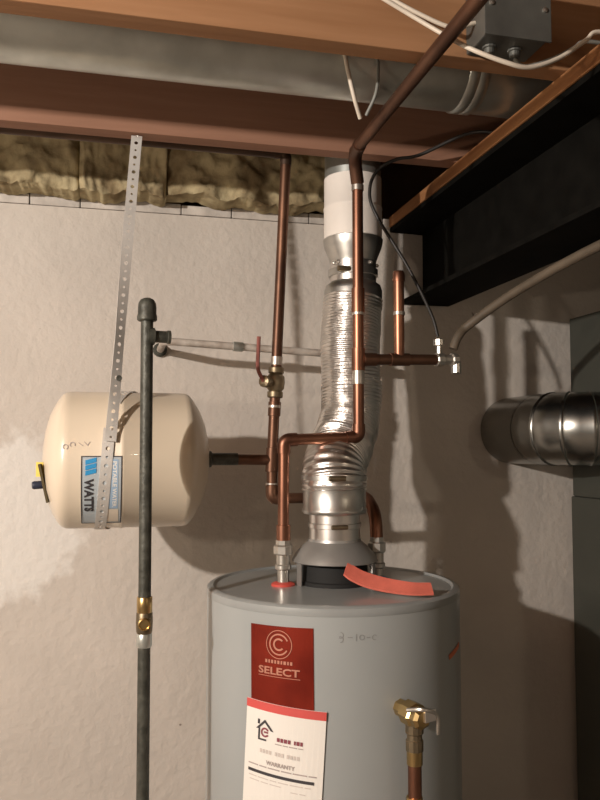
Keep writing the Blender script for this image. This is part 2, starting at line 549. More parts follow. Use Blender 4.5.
# red foil label
RA, RZ = -126.8, 1.264
fm = cyl_map(RA, RZ, 0.5, 0.0010)
lab = decal('maker_label', [bar2d(-0.058, 0.058, -0.07, 0.066, 14)], fm, 'redfoil', ht, 'red foil label with spiral C emblem', solid=0.0008)
fp = cyl_map(RA, RZ, -1.0, 0.0022)
cx, cy = -0.003, 0.036
decal('emblem', [arc2d(cx, cy, 0.0225, 0.0238, 0, 360, 48), arc2d(cx, cy, 0.0155, 0.0180, 25, 330, 36),
                 arc2d(cx, cy, 0.0075, 0.0105, 45, 320, 28)], fp, 'goldprint', lab)
row = []
xx = -0.028
for wv in (0.004, 0.003, 0.004, 0.0035, 0.004, 0.003, 0.0045, 0.003, 0.004):
    row.append(bar2d(xx, xx + wv, 0.004, 0.0095, 1)); xx += wv + 0.0021
decal('small_lettering', row, fp, 'goldprint', lab)
decal('lettering', [fit(text2d('SELECT', 0.02, 0.0005), 0.076, 0.0125, -0.003, -0.0085), bar2d(-0.041, 0.036, -0.0185, -0.0175, 8)],
      fp, 'goldprint', lab)

# white warranty card
CA, CZ = -126.6, 1.085
fm = cyl_map(CA, CZ, -3.4, 0.0028)
card = decal('warranty_card', [bar2d(-0.072, 0.072, -0.11, 0.1155, 16)], fm, 'paper', ht, 'white warranty card with red top stripe', solid=0.0008)
fp = cyl_map(CA, CZ, -3.4, 0.0042)
decal('red_stripe', [bar2d(-0.072, 0.072, 0.1015, 0.1155, 16)], fp, 'redprint', card)
hx, hy = -0.033, 0.066
decal('house_emblem', [([(hx - 0.017, hy + 0.004), (hx, hy + 0.021), (hx, hy + 0.016), (hx - 0.012, hy + 0.004)], [(0, 3, 2, 1)]),
                       ([(hx + 0.017, hy + 0.004), (hx, hy + 0.021), (hx, hy + 0.016), (hx + 0.012, hy + 0.004)], [(0, 1, 2, 3)]),
                       bar2d(hx - 0.012, hx - 0.009, hy - 0.014, hy + 0.006, 1), bar2d(hx - 0.012, hx + 0.004, hy - 0.014, hy - 0.011, 2),
                       bar2d(hx - 0.014, hx - 0.010, hy + 0.012, hy + 0.02, 1)], fp, 'ink', card)
decal('emblem_ring', [arc2d(hx + 0.001, hy + 0.0, 0.005, 0.008, 30, 330, 20), bar2d(hx - 0.001, hx + 0.007, hy - 0.001, hy + 0.002, 1)], fp, 'maroonink', card)


def words(x0, y, h, ws, gap):
    out = []; q = x0
    for wv in ws:
        out.append(bar2d(q, q + wv, y, y + h, 1)); q += wv + gap
    return out


decal('company_line', words(-0.009, 0.056, 0.0065, (0.005, 0.0045, 0.0055, 0.0045), 0.0015) + words(0.021, 0.056, 0.0065, (0.003, 0.005, 0.004), 0.0014),
      fp, 'maroonink', card)
decal('small_print', words(-0.012, 0.0505, 0.0018, (0.012, 0.009, 0.014, 0.008), 0.002), fp, 'greyink', card)
decal('number_line', words(-0.040, 0.032, 0.0065, (0.004, 0.004, 0.004, 0.004), 0.0018) + words(-0.0115, 0.032, 0.0065, (0.004, 0.004, 0.004), 0.0018) +
      words(0.010, 0.032, 0.0065, (0.004, 0.004, 0.004, 0.004), 0.0018), fp, 'paleink', card)
decal('lettering', [fit(text2d('WARRANTY', 0.01, 0.0003), 0.052, 0.007, -0.001, 0.018)], fp, 'greyink', card)
decal('fine_print', words(-0.062, 0.0085, 0.0022, (0.02, 0.014, 0.022, 0.018, 0.024, 0.013), 0.0025), fp, 'greyink', card)
decal('black_rule', [bar2d(-0.062, 0.058, -0.0035, 0.0015, 12)], fp, 'ink', card)
decal('fine_print', words(-0.06, -0.0105, 0.0018, (0.016, 0.02, 0.012, 0.018, 0.022, 0.010), 0.003) +
      words(-0.058, -0.017, 0.0016, (0.02, 0.014, 0.02), 0.003) + words(0.02, -0.022, 0.0016, (0.012, 0.010), 0.003), fp, 'paleink', card)

# pencilled mark and thin orange streak at the right edge
fp = cyl_map(-96, 1.316, -2, 0.0006)
decal('pencil_mark', [arc2d(-0.030, 0.003, 0.004, 0.0055, -120, 90, 10), arc2d(-0.030, -0.004, 0.004, 0.0055, -90, 120, 10),
                      bar2d(-0.018, -0.010, -0.001, 0.0006, 1), bar2d(-0.004, -0.0028, -0.006, 0.006, 1),
                      arc2d(0.006, 0, 0.0035, 0.0048, 0, 360, 14), bar2d(0.014, 0.020, -0.001, 0.0006, 1), arc2d(0.028, 0, 0.0035, 0.0046, 40, 300, 12)],
      fp, 'pencil', ht)
decal('orange_streak', [bar2d(-0.03, 0.03, -0.0045, 0.0045, 6)], cyl_map(-42, 1.262, 10, 0.0012), 'streak', ht, solid=0.0006)

# nipples with coloured rings
HOT = (0.327, -0.42); COLD = (0.525, -0.40)
for (nx_, ny_), rm, nm in ((HOT, 'redring', 'red_ring'), (COLD, 'bluering', 'blue_ring')):
    G().lathe([(0.0115, HT - 0.002), (0.0115, 1.405)], (nx_, ny_, 0), 'Z', 20).build('nipple', 'nickel', ht, smooth=True)
    G().lathe([(0.023, HT - 0.001), (0.023, HT + 0.0035), (0.018, HT + 0.006), (0.0118, HT + 0.007)], (nx_, ny_, 0), 'Z', 28).build(nm, rm, ht, smooth=True)

# draft hood
HDX, HDY = 0.432, -0.415
hp = [(0.083, 1.408), (0.085, 1.4095), (0.083, 1.413), (0.077, 1.424), (0.064, 1.438), (0.0525, 1.447), (0.0515, 1.452), (0.0495, 1.452), (0.05, 1.446), (0.06, 1.437), (0.075, 1.422), (0.081, 1.4115)]
hood = G().lathe(hp, (HDX, HDY, 0), 'Z', 56, cap=False).build('draft_hood', 'hood', ht, smooth=True, label='flared draft hood over the flue opening')
for a in (196, 322, 75):
    a = R(a); c, s_ = math.cos(a), math.sin(a)
    rot = Matrix(((c, -s_, 0), (s_, c, 0), (0, 0, 1)))
    if True:
        G().obox((HDX + 0.08 * c, HDY + 0.08 * s_, 1.388), (0.0012, 0.008, 0.024), rot).build('leg', 'hood', hood)
G().lathe([(0.070, HT - 0.001), (0.070, 1.372), (0.066, 1.374), (0.064, 1.402), (0.046, 1.404), (0.046, HT)], (HDX, HDY, 0), 'Z', 40).build('flue_outlet', 'dark', hood, smooth=True)

# T&P relief valve
vx, vy, vz = 0.486, -0.692, 1.196
a0 = Vector((0.20, -0.98, 0)).normalized()
rv = G().lathe([(0.0145, -0.05), (0.0145, -0.02), (0.0205, -0.018), (0.0205, 0.006), (0.0175, 0.010), (0.0175, 0.022), (0.012, 0.027), (0.002, 0.028)],
               (vx, vy, vz), a0, 8).build('relief_valve', 'brass', ht, label='brass relief valve on the heater jacket')
G().lathe([(0.013, 0.0), (0.015, -0.004), (0.015, -0.024), (0.0125, -0.026), (0.0125, -0.034), (0.0145, -0.036), (0.0145, -0.052)],
          (vx, vy, vz - 0.004), 'Z', 12).build('outlet', 'brassdull', rv)
G().tube(spline([(vx - 0.016, vy - 0.01, vz + 0.012), (vx + 0.004, vy - 0.03, vz + 0.017), (vx + 0.030, vy - 0.022, vz + 0.004), (vx + 0.035, vy - 0.014, vz - 0.028)], 6), 0.0035, 8).build('test_lever', 'nickel', rv, smooth=True)
G().obox((vx + 0.016, vy - 0.026, vz + 0.006), (0.0115, 0.003, 0.0095), Matrix.Rotation(R(20), 3, 'Z')).build('lever_plate', 'chrome', rv, bevel=0.001)
dp = thing('discharge_pipe', (vx, vy, 0.15), 'short copper discharge pipe dropping from the brass relief valve', 'pipe')
G().tube([(vx, vy, vz - 0.056), (vx, vy, 0.15)], 0.0111, 16).build('tube', 'copper', dp, smooth=True)
G().lathe([(0.013, 0), (0.013, 0.022)], (vx, vy, vz - 0.078), 'Z', 18).build('adapter', 'brass', dp, smooth=True)
G().lathe([(0.013, 0), (0.0135, 0.002), (0.0135, 0.02), (0.013, 0.022)], (vx - 0.001, vy, 1.045), 'Z', 18).build('coupling', 'brass', dp, smooth=True)

# red strip on the lid
pts = spline([(0.428, -0.503, 1.399), (0.440, -0.511, 1.389), (0.462, -0.526, 1.379), (0.491, -0.552, 1.3730), (0.526, -0.582, 1.3705), (0.562, -0.592, 1.3705)], 6)
g = G()
vs_, fs = [], []
for q, p in enumerate(pts):
    t = (pts[min(q + 1, len(pts) - 1)] - pts[max(q - 1, 0)]).normalized()
    wdir = Vector((0, 0, 1)).cross(t).normalized()
    wdir = (wdir + Vector((0, 0, 0.75 - 0.35 * q / len(pts)))).normalized()
    nrm = t.cross(wdir).normalized()
    for sx, sn in ((-1, -1), (1, -1), (1, 1), (-1, 1)):
        vs_.append(p + wdir * 0.017 * sx + nrm * 0.0022 * sn + Vector((0, 0, 0.0075)))
for q in range(len(pts) - 1):
    for k in range(4):
        fs.append((q * 4 + k, q * 4 + (k + 1) % 4, q * 4 + 4 + (k + 1) % 4, q * 4 + 4 + k))
fs += [(0, 1, 2, 3), tuple(range(len(vs_) - 4, len(vs_)))]
o = g.add(vs_, fs).build('red_strip', 'redstrip', base=(0.5, -0.53, 1.37), bevel=0.0)
tag(o, 'red rubbery strip hanging from the draft hood across the heater lid', 'strip')

# ================================================================== FLUE VENT
fv = thing('flue_vent', (HDX, HDY, 1.44), 'silver flexible flue vent rising from the water heater to a white pipe', 'vent pipe')
G().lathe([(0.0505, 1.4465), (0.0505, 1.512)], (HDX, HDY, 0), 'Z', 48, cap=False).build('lower_pipe', 'chrome', fv, smooth=True)
G().lathe([(0.0515, 1.4995), (0.062, 1.501), (0.0645, 1.5045), (0.0645, 1.509), (0.0625, 1.512), (0.0625, 1.556), (0.064, 1.56), (0.06, 1.562)],
          (HDX, HDY, 0), 'Z', 48, cap=False).build('collar', 'galv', fv, smooth=True)
cl = G().lathe([(0.0512, 1.473), (0.0525, 1.474), (0.0525, 1.482), (0.0512, 1.483)], (HDX, HDY, 0), 'Z', 48, cap=False).build('clamp', 'chrome', fv, smooth=True)
G().lathe([(0.004, -0.016), (0.0045, -0.014), (0.0045, 0.014), (0.004, 0.016)], (HDX - 0.006, HDY - 0.056, 1.478), 'X', 10).build('clamp_screw', 'brassdull', cl, smooth=True)
axis = spline([(HDX, HDY, 1.546), (HDX, HDY + 0.001, 1.562), (0.434, -0.405, 1.585), (0.446, -0.382, 1.606), (0.465, -0.352, 1.632), (0.483, -0.332, 1.664), (0.496, -0.318, 1.70),
               (0.501, -0.310, 1.754), (0.501, -0.302, 1.842), (0.508, -0.292, 1.915), (0.512, -0.289, 1.955)], 60)
# resample evenly
L = [0]
for q in range(1, len(axis)): L.append(L[-1] + (axis[q] - axis[q - 1]).length)
N = 330
pts = []; j = 0
for q in range(N + 1):
    s_ = L[-1] * q / N
    while j < len(L) - 2 and L[j + 1] < s_: j += 1
    t = (s_ - L[j]) / max(1e-9, L[j + 1] - L[j])
    pts.append(axis[j].lerp(axis[j + 1], t))


def flex_r(i_):
    s_ = L[-1] * i_ / N
    ph = 2 * math.pi * s_ / 0.0075
    base = 0.0635 + 0.0022 * mnoise.noise(Vector((s_ * 22, 3, 1)))
    amp = 0.0016 + 0.0008 * mnoise.noise(Vector((s_ * 40, 9, 1)))
    def f(k):
        th = 2 * math.pi * k / 40
        w_ = mnoise.noise(Vector((math.cos(th) * 2.2, math.sin(th) * 2.2, s_ * 38))) * 0.0022
        return base + amp * math.sin(ph + 0.5 * math.sin(th)) + w_
    return f


G().tube(pts, 0.06, 40, caps=False, rf=flex_r).build('flexible_duct', 'alu', fv, smooth=True, angle=80)
ux, uy = 0.513, -0.287
cl = G().lathe([(0.0635, 1.566), (0.066, 1.567), (0.066, 1.575), (0.0635, 1.576)], (HDX, HDY + 0.002, 0), 'Z', 48, cap=False).build('clamp', 'galv', fv, smooth=True)
G().lathe([(0.005, -0.016), (0.0055, -0.014), (0.0055, 0.014), (0.005, 0.016)], (HDX - 0.012, HDY - 0.062, 1.571), 'X', 10).build('clamp_screw', 'brassdull', cl, smooth=True)
G().lathe([(0.061, 1.93), (0.0635, 1.932), (0.0635, 1.972), (0.060, 1.984), (0.052, 1.990), (0.0505, 1.992)], (ux, uy, 0), 'Z', 48, cap=False).build('upper_collar', 'galv', fv, smooth=True)
G().lathe([(0.0505, 1.985), (0.0505, 2.045)], (ux, uy, 0), 'Z', 48, cap=False).build('neck_pipe', 'chrome', fv, smooth=True)
cl = G().lathe([(0.0512, 2.004), (0.0545, 2.005), (0.0545, 2.019), (0.0512, 2.02)], (ux, uy, 0), 'Z', 48, cap=False).build('clamp', 'galv', fv, smooth=True)
G().lathe([(0.006, -0.014), (0.0065, -0.012), (0.0065, 0.012), (0.006, 0.014)], (ux - 0.035, uy - 0.046, 2.012), 'X', 10).build('clamp_screw', 'brassdull', cl, smooth=True)
for a in (200, 215, 300, 345):
    a = R(a)
    G().lathe([(0.004, 0), (0.004, 0.004), (0.001, 0.006)], (ux + 0.0505 * math.cos(a), uy + 0.0505 * math.sin(a), 2.03), Vector((math.cos(a), math.sin(a), 0)), 8).build('sheet_screw', 'nickel', fv)
G().lathe([(0.0505, 2.036), (0.053, 2.044), (0.0625, 2.068), (0.065, 2.078), (0.066, 2.086), (0.064, 2.088)], (ux, uy, 0), 'Z', 48, cap=False).build('reducer', 'galv', fv, smooth=True)
G().lathe([(0.0632, 2.082), (0.0640, 2.0825), (0.0640, 2.152), (0.0648, 2.153), (0.0648, 2.157), (0.0634, 2.159), (0.0634, 2.222)], (ux, uy + 0.0, 0), 'Z', 48, cap=False).build('white_pipe', 'ventwhite', fv, smooth=True, label='white painted vent pipe')
G().lathe([(0.062, 2.22), (0.062, 2.468)], (ux, uy, 0), 'Z', 48, cap=False).build('shaded_upper_pipe', 'galvdull', fv, smooth=True)  # top of the white pipe, coloured grey for the joist's shade

# ================================================================== PIPEWORK
PR = 0.0111


def sleeve(p, ax, ln, parent, name='coupling', mat='copper', r=0.0132):
    h = ln / 2
    return G().lathe([(PR, -h), (r, -h + 0.0006), (r, h - 0.0006), (PR, h)], p, Vector(ax), 18).build(name, mat, parent, smooth=True)


def elbow(a, b, c, parent, leg=0.026, mat='copper', r=0.0132):
    a, b, c = Vector(a), Vector(b), Vector(c)
    p = b + (a - b).normalized() * leg
    q = b + (c - b).normalized() * leg
    return G().tube(fillet([p, b, q], leg * 0.72, 8), r, 18).build('elbow', mat, parent, smooth=True)


# ---- hot line
hl = thing('hot_water_line', (HOT[0], HOT[1], 1.40), 'copper hot water line running overhead, down before the vent to the heater', 'pipe')
RX, RY = 0.478, -0.43
A1 = (0.455, -1.75, 2.2125); A2 = (0.4575, -0.475, 2.2125); A3 = (RX, RY, 2.185)
B1 = (RX, RY, 1.651); B2 = (HOT[0], -0.425, 1.645); B3 = (HOT[0], HOT[1], 1.447)
G().tube([A1, A2], PR, 18).build('overhead_run', 'copperdark', hl, smooth=True)
G().tube(fillet([(0.457, -0.51, 2.2125), (0.464, -0.452, 2.2125), (RX, RY, 2.165)], 0.03, 8), 0.0134, 18).build('elbow', 'copperdark', hl, smooth=True)
G().tube([(RX, RY, 2.18), (RX, RY, 1.66)], PR, 18).build('riser', 'copper', hl, smooth=True)
sleeve((RX, RY, 1.925), (0, 0, 1), 0.05, hl)
sleeve((RX, RY, 2.155), (0, 0, 1), 0.012, hl, 'solder_ring', 'solder', 0.0125)
sleeve((RX, RY, 1.898), (0, 0, 1), 0.006, hl, 'solder_ring', 'solder', 0.0128)
sleeve((RX, RY, 1.77), (0, 0, 1), 0.028, hl, 'solder_ring', 'solder', 0.0122)
elbow((RX, RY, 1.75), B1, B2, hl)
G().tube([(RX - 0.005, RY, 1.651), (HOT[0] + 0.005, -0.425, 1.645)], PR, 18).build('cross_run', 'copper', hl, smooth=True)
elbow(B1, B2, B3, hl)
G().tube([(HOT[0], -0.425, 1.64), B3], PR, 18).build('drop', 'copper', hl, smooth=True)
sleeve((HOT[0], -0.4215, 1.466), (0, 0, 1), 0.03, hl, 'adapter', 'copper', 0.014)
un = G().lathe([(0.0175, 1.424), (0.019, 1.426), (0.019, 1.440), (0.0175, 1.442), (0.0145, 1.443), (0.0145, 1.452)], (HOT[0], HOT[1], 0), 'Z', 8).build('union_nut', 'nickel', hl)
G().lathe([(0.0135, 1.395), (0.016, 1.397), (0.016, 1.404), (0.0135, 1.406), (0.0135, 1.424)], (HOT[0], HOT[1], 0), 'Z', 16).build('union_base', 'nickel', hl, smooth=True)
# right branch with air chamber and drain valve
T0 = Vector((RX, RY, 1.806)); T1 = Vector((0.662, -0.398, 1.814)); T2 = Vector((0.571, -0.4138, 1.810))
dirT = (T1 - T0).normalized()
sleeve(T0, (0, 0, 1), 0.046, hl, 'tee')
G().tube([T0, T1], PR, 18).build('branch_pipe', 'copperdark', hl, smooth=True)
sleeve(T0 + dirT * 0.025, dirT, 0.03, hl, 'tee_outlet', 'copperdark')
sleeve(T2, dirT, 0.045, hl, 'tee', 'copperdark')
G().tube([T2, (0.571, -0.4138, 1.985)], PR, 18).build('air_chamber', 'copper', hl, smooth=True)
G().lathe([(0.0128, 0), (0.0128, 0.016), (0.010, 0.021), (0.003, 0.022)], (0.571, -0.4138, 1.972), 'Z', 18).build('end_cap', 'copper', hl, smooth=True)
sleeve((0.571, -0.4138, 1.905), (0, 0, 1), 0.008, hl, 'solder_ring', 'solder', 0.0124)
dv = G().lathe([(0.0115, 0), (0.0145, 0.002), (0.0145, 0.016), (0.0105, 0.02), (0.0105, 0.038), (0.014, 0.04), (0.014, 0.052)], T1 - dirT * 0.005, dirT, 10).build('drain_valve', 'nickel', hl)
G().lathe([(0.006, 0), (0.006, 0.02), (0.012, 0.022), (0.012, 0.034), (0.008, 0.036)], T1 + dirT * 0.004 + Vector((0, 0, 0.008)), 'Z', 10).build('valve_bonnet', 'nickel', dv)
G().lathe([(0.009, -0.03), (0.011, -0.028), (0.011, -0.008), (0.008, 0.004)], T1 + dirT * 0.046, 'Z', 10).build('hose_outlet', 'nickel', dv)

# ---- cold line
cdx = thing('cold_water_line', (COLD[0], COLD[1], 1.40), 'tarnished copper cold water line with shutoff valve feeding the expansion tank', 'pipe')
CY = -0.33
K0 = Vector((-1.2, CY, 2.252)); K1 = Vector((0.352, CY, 2.252)); K2 = Vector((0.323, CY, 1.605)); K3 = Vector((0.323, CY, 1.526))
K4 = Vector((0.527, CY, 1.526)); K5 = Vector((0.5255, -0.392, 1.495)); K6 = Vector((COLD[0], COLD[1], 1.44))
G().tube([K0, K1 + Vector((-0.01, 0, 0))], PR, 18).build('overhead_run', 'coppershade', cdx, smooth=True)
elbow(K0, K1, K2, cdx, mat='coppershade', r=0.0122)
kd = (K2 - K1).normalized()
G().tube([K1 + kd * 0.01, K2, K3 + Vector((0, 0, 0.01))], PR, 18).build('riser', 'copperdark', cdx, smooth=True)
vp = K1 + kd * ((2.252 - 1.765) / abs(kd.z))
sv = G().lathe([(0.0145, -0.032), (0.0165, -0.030), (0.0165, -0.020), (0.0135, -0.018), (0.0185, -0.012), (0.0195, 0), (0.0185, 0.012), (0.0135, 0.018), (0.0165, 0.020), (0.0165, 0.030), (0.0145, 0.032)],
               vp, kd, 12).build('shutoff_valve', 'brassdull', cdx, smooth=True, label='brass shutoff valve with red lever')
sd = Vector((-0.75, -0.66, 0)).normalized()
G().lathe([(0.009, 0.012), (0.009, 0.03), (0.0125, 0.031), (0.0125, 0.041), (0.006, 0.043)], vp, sd, 10).build('valve_stem', 'brassdull', sv)
hb = vp + sd * 0.04
G().tube(fillet([hb, hb + Vector((-0.014, -0.004, 0.022)), hb + Vector((-0.012, -0.008, 0.09))], 0.012, 5), 0.0042, 8).build('lever', 'handle', sv, smooth=True)
sleeve(vp + kd * 0.055, kd, 0.03, cdx, 'coupling', 'copperdark')
sleeve(vp - kd * 0.045, kd, 0.018, cdx, 'solder_ring', 'solder', 0.0124)
sleeve(vp + kd * 0.05, kd, 0.006, cdx, 'solder_ring', 'solder', 0.0136)
sleeve(K2, kd, 0.05, cdx, 'tee', 'copperdark')
G().tube([K2, (0.246, -0.337, 1.606)], PR, 18).build('tank_branch', 'copperdark', cdx, smooth=True)
elbow(K2, K3, K4, cdx, mat='copperdark')
sleeve((0.323, CY, 1.556), (0, 0, 1), 0.004, cdx, 'solder_ring', 'solder', 0.0137)
G().tube([K3, K4], PR, 18).build('crossover', 'copperdark', cdx, smooth=True)
G().tube(fillet([K4 - Vector((0.035, 0, 0)), K4, K5, K6], 0.028, 7), 0.0132, 18).build('elbow', 'copper', cdx, smooth=True)
G().lathe([(0.0175, 1.420), (0.019, 1.422), (0.019, 1.438), (0.0175, 1.440), (0.0145, 1.441), (0.0145, 1.45)], (COLD[0], COLD[1], 0), 'Z', 8).build('union_nut', 'nickel', cdx)
G().lathe([(0.0135, 1.388), (0.0165, 1.390), (0.0165, 1.398), (0.0135, 1.400), (0.0135, 1.42)], (COLD[0], COLD[1], 0), 'Z', 16).build('union_base', 'nickel', cdx, smooth=True)

# ---- galvanized pipe out of the wall
gp = thing('wall_pipe', (0.112, -0.01, 1.86), 'pale thin pipe leaving the concrete wall behind the black gas pipe', 'pipe')
W0 = Vector((0.112, -0.002, 1.866)); W1 = Vector((0.112, -0.17, 1.866)); W2 = Vector((0.555, -0.165, 1.846))
wd = (W2 - W1).normalized()
G().tube(fillet([W0, W1, W2, Vector((0.605, -0.162, 1.844)), Vector((0.605, -0.002, 1.844))], 0.03, 7), 0.0085, 14).build('tube', 'paintpipe', gp, smooth=True)
G().lathe([(0.017, 0), (0.017, 0.006), (0.012, 0.010), (0.012, 0.018)], W0, Vector((0, -1, 0)), 14).build('wall_flange', 'iron', gp, smooth=True)
G().lathe([(0.0088, -0.012), (0.0112, -0.011), (0.0112, 0.011), (0.0088, 0.012)], W1 + wd * 0.165, wd, 14).build('coupling', 'galvdull', gp, smooth=True)

# ---- black gas pipe
gx, gy = 0.0590, -0.55
gs = thing('gas_pipe', (gx, gy, 0.0), 'upright black iron gas pipe with rounded cap in front of the cream tank', 'pipe')
G().tube([(gx + 0.003, gy, 0.0), (gx, gy, 1.30)], 0.0107, 18).build('lower_length', 'iron', gs, smooth=True)
G().tube([(gx, gy, 1.36), (gx - 0.0015, gy, 1.862)], 0.0107, 18).build('upper_length', 'iron', gs, smooth=True)
G().lathe([(0.0150, 1.848), (0.0172, 1.850), (0.0172, 1.856), (0.0158, 1.861), (0.0158, 1.872), (0.0150, 1.879), (0.0115, 1.885), (0.006, 1.888), (0.001, 1.889)],
          (gx - 0.0015, gy, 0), 'Z', 24).build('end_cap', 'iron', gs, smooth=True)
G().lathe([(0.0150, 0.0), (0.0150, 0.012), (0.0105, 0.014), (0.0105, 0.034), (0.0118, 0.035), (0.0118, 0.04)], (gx - 0.001, gy, 1.822), Vector((1, 0.15, 0)), 18).build('side_outlet', 'iron', gs, smooth=True)
br = G().lathe([(0.0122, 1.352), (0.0130, 1.353), (0.0130, 1.378), (0.0122, 1.379)], (gx, gy, 0), 'Z', 20).build('brass_sleeve', 'brass', gs, smooth=True)
bv = G().lathe([(0.0122, 1.318), (0.0135, 1.322), (0.0142, 1.337), (0.0135, 1.352), (0.0122, 1.354)], (gx, gy, 0), 'Z', 20).build('valve_body', 'brassdull', gs, smooth=True)
G().lathe([(0.0105, 0.010), (0.0105, 0.018), (0.0085, 0.0195), (0.0075, 0.0165), (0.001, 0.0165)], (gx, gy, 1.336), Vector((-0.05, -1, 0)), 20).build('valve_face', 'brass', bv, smooth=True)
G().lathe([(0.0115, 1.295), (0.0130, 1.297), (0.0130, 1.317), (0.0115, 1.319)], (gx, gy, 0), 'Z', 20).build('collar', 'galvdull', gs, smooth=True)

# ================================================================== EXPANSION TANK
TY, TZ, TR = -0.345, 1.607, 0.131
et = thing('expansion_tank', (0.03, TY, TZ - TR), 'cream enamelled expansion tank hung sideways from a perforated strap', 'tank')
prof = [(0.004, -0.126), (0.030, -0.1245), (0.060, -0.120), (0.086, -0.113), (0.105, -0.104), (0.120, -0.095), (0.1275, -0.088), (0.1305, -0.080), (TR, -0.072),
        (TR, 0.016), (TR + 0.0012, 0.018), (TR + 0.0012, 0.024), (TR, 0.026), (TR, 0.136), (0.1300, 0.143), (0.1265, 0.149), (0.117, 0.157), (0.098, 0.169), (0.074, 0.179), (0.046, 0.186), (0.020, 0.189), (0.004, 0.190)]
body = G().lathe(prof, (0, TY, TZ), 'X', 72).build('tank_shell', 'tank', et, smooth=True)
G().lathe([(0.0165, 0.18), (0.0165, 0.196), (0.0125, 0.198), (0.0125, 0.25)], (0, TY, TZ), Vector((1, 0.03, 0)), 14).build('nipple', 'iron', et, smooth=True)
# air valve end: navy cap, yellow tag, dark strips
G().lathe([(0.0075, 0), (0.0075, 0.016), (0.006, 0.019), (0.001, 0.0195)], (-0.121, -0.395, TZ - 0.045), Vector((-1, -0.25, -0.05)), 12).build('air_valve_cap', 'navy', et, smooth=True)
G().obox((-0.126, -0.395, TZ - 0.017), (0.0018, 0.012, 0.0135), Matrix.Rotation(R(35), 3, 'Z')).build('yellow_tag', 'yellow', et)
for q, (yy, tl) in enumerate(((-0.402, 8), (-0.410, 17))):
    G().obox((-0.119, yy, TZ - 0.042), (0.0022, 0.0045, 0.036), Matrix.Rotation(R(-12), 3, 'Y') @ Matrix.Rotation(R(tl - 8), 3, 'X')).build('tie_strip', 'darkstrip', et)


def tank_map(xc, phc, off):
    """u runs downwards round the shell, v runs along +X"""
    def f(p):
        u, v = p
        ph = R(phc) - u / TR
        r = TR + off
        return (xc + v, TY - r * math.cos(ph), TZ + r * math.sin(ph))
    return f


TX, TP = -0.0155, -28.5
hw, hh = 0.0355, 0.0735      # half width along X, half length round the shell
plate = decal('name_plate', [([(a_, b_) for a_ in [-hh + 2 * hh * q / 14 for q in range(15)] for b_ in (-hw, hw)],
                              [(2 * q, 2 * q + 1, 2 * q + 3, 2 * q + 2) for q in range(14)])], tank_map(TX, TP, 0.0010), 'bluefoil', et, 'silver and blue name plate', solid=0.0008)
fp = tank_map(TX, TP, 0.0022)


def slab(u0, u1, v0, v1, n=12):
    return [(u0 + (u1 - u0) * q / n, b_) for q in range(n + 1) for b_ in (v0, v1)], [(2 * q, 2 * q + 1, 2 * q + 3, 2 * q + 2) for q in range(n)]


t_ = 0.0018
decal('plate_border', [slab(-hh, hh, -hw, -hw + t_), slab(-hh, hh, hw - t_, hw), slab(-hh, -hh + t_, -hw, hw, 1), slab(hh - t_, hh, -hw, hw, 1)], fp, 'ink', plate)
decal('blue_panel', [slab(-hh + 0.006, 0.028, 0.013, 0.029)], tank_map(TX, TP, 0.0019), 'palebl', plate)
decal('cream_panel', [slab(0.030, hh - 0.005, 0.004, 0.030)], tank_map(TX, TP, 0.0019), 'creampr', plate)
# blue slanted stripes of the emblem
decal('emblem', [([(-0.066 + q * 0.0095, -0.028), (-0.058 + q * 0.0095, -0.028), (-0.063 + q * 0.0095, -0.009), (-0.071 + q * 0.0095, -0.009)], [(0, 1, 2, 3)]) for q in range(3)], fp, 'bluepr', plate)
decal('lettering', [fit(text2d('WATTS', 0.02, 0.0009), 0.068, 0.0165, 0.0005, -0.0215)], fp, 'ink', plate)
decal('side_lettering', [fit(text2d('POTABLE WATER', 0.01, 0.0003), 0.088, 0.0075, -0.020, 0.023)], fp, 'paper', plate)
decal('second_lettering', [fit(text2d('EXPANSION TANK', 0.01), 0.078, 0.0055, -0.016, 0.0095)], fp, 'paper', plate)
# pencil marks
fp = tank_map(-0.058, 12.5, 0.0008)
decal('pencil_mark', [arc2d(0.004, -0.020, 0.0035, 0.005, 20, 320, 14), arc2d(0.0, -0.008, 0.0035, 0.005, 60, 320, 12), ([(-0.004, 0.002), (-0.0028, 0.002), (0.0028, 0.010), (0.0015, 0.010)], [(0, 1, 2, 3)]),
                      ([(-0.006, 0.012), (-0.0045, 0.012), (0.002, 0.017), (0.001, 0.018)], [(0, 1, 2, 3)]), ([(-0.006, 0.022), (-0.0045, 0.022), (0.002, 0.018), (0.001, 0.017)], [(0, 1, 2, 3)])], fp, 'greyink', et)

# ================================================================== PERFORATED STRAP
def strap_mesh(path, wdirs, width, pitch, hole):
    Ls = [0]
    for q in range(1, len(path)): Ls.append(Ls[-1] + (path[q] - path[q - 1]).length)
    def at(s_):
        s_ = min(max(s_, 0), Ls[-1])
        j = 0
        while j < len(Ls) - 2 and Ls[j + 1] < s_: j += 1
        t = (s_ - Ls[j]) / max(1e-9, Ls[j + 1] - Ls[j])
        return path[j].lerp(path[j + 1], t), wdirs[j].lerp(wdirs[j + 1], t).normalized()
    g = G()
    n = int(Ls[-1] / pitch)
    h = pitch / 2; w = width / 2
    outer = [(-h, -w), (0, -w), (h, -w), (h, 0), (h, w), (0, w), (-h, w), (-h, 0)]
    for c in range(n):
        sc_ = (c + 0.5) * pitch
        hr = hole if c % 2 == 0 else hole * 0.62
        vs2 = []
        for (a_, b_) in outer:
            p, d = at(sc_ + a_); vs2.append(p + d * b_)
        for k in range(8):
            ang = R(225 + 45 * k)
            p, d = at(sc_ + hr * math.cos(ang)); vs2.append(p + d * hr * math.sin(ang))
        g.add(vs2, [(k, (k + 1) % 8, 8 + (k + 1) % 8, 8 + k) for k in range(8)])
    return g


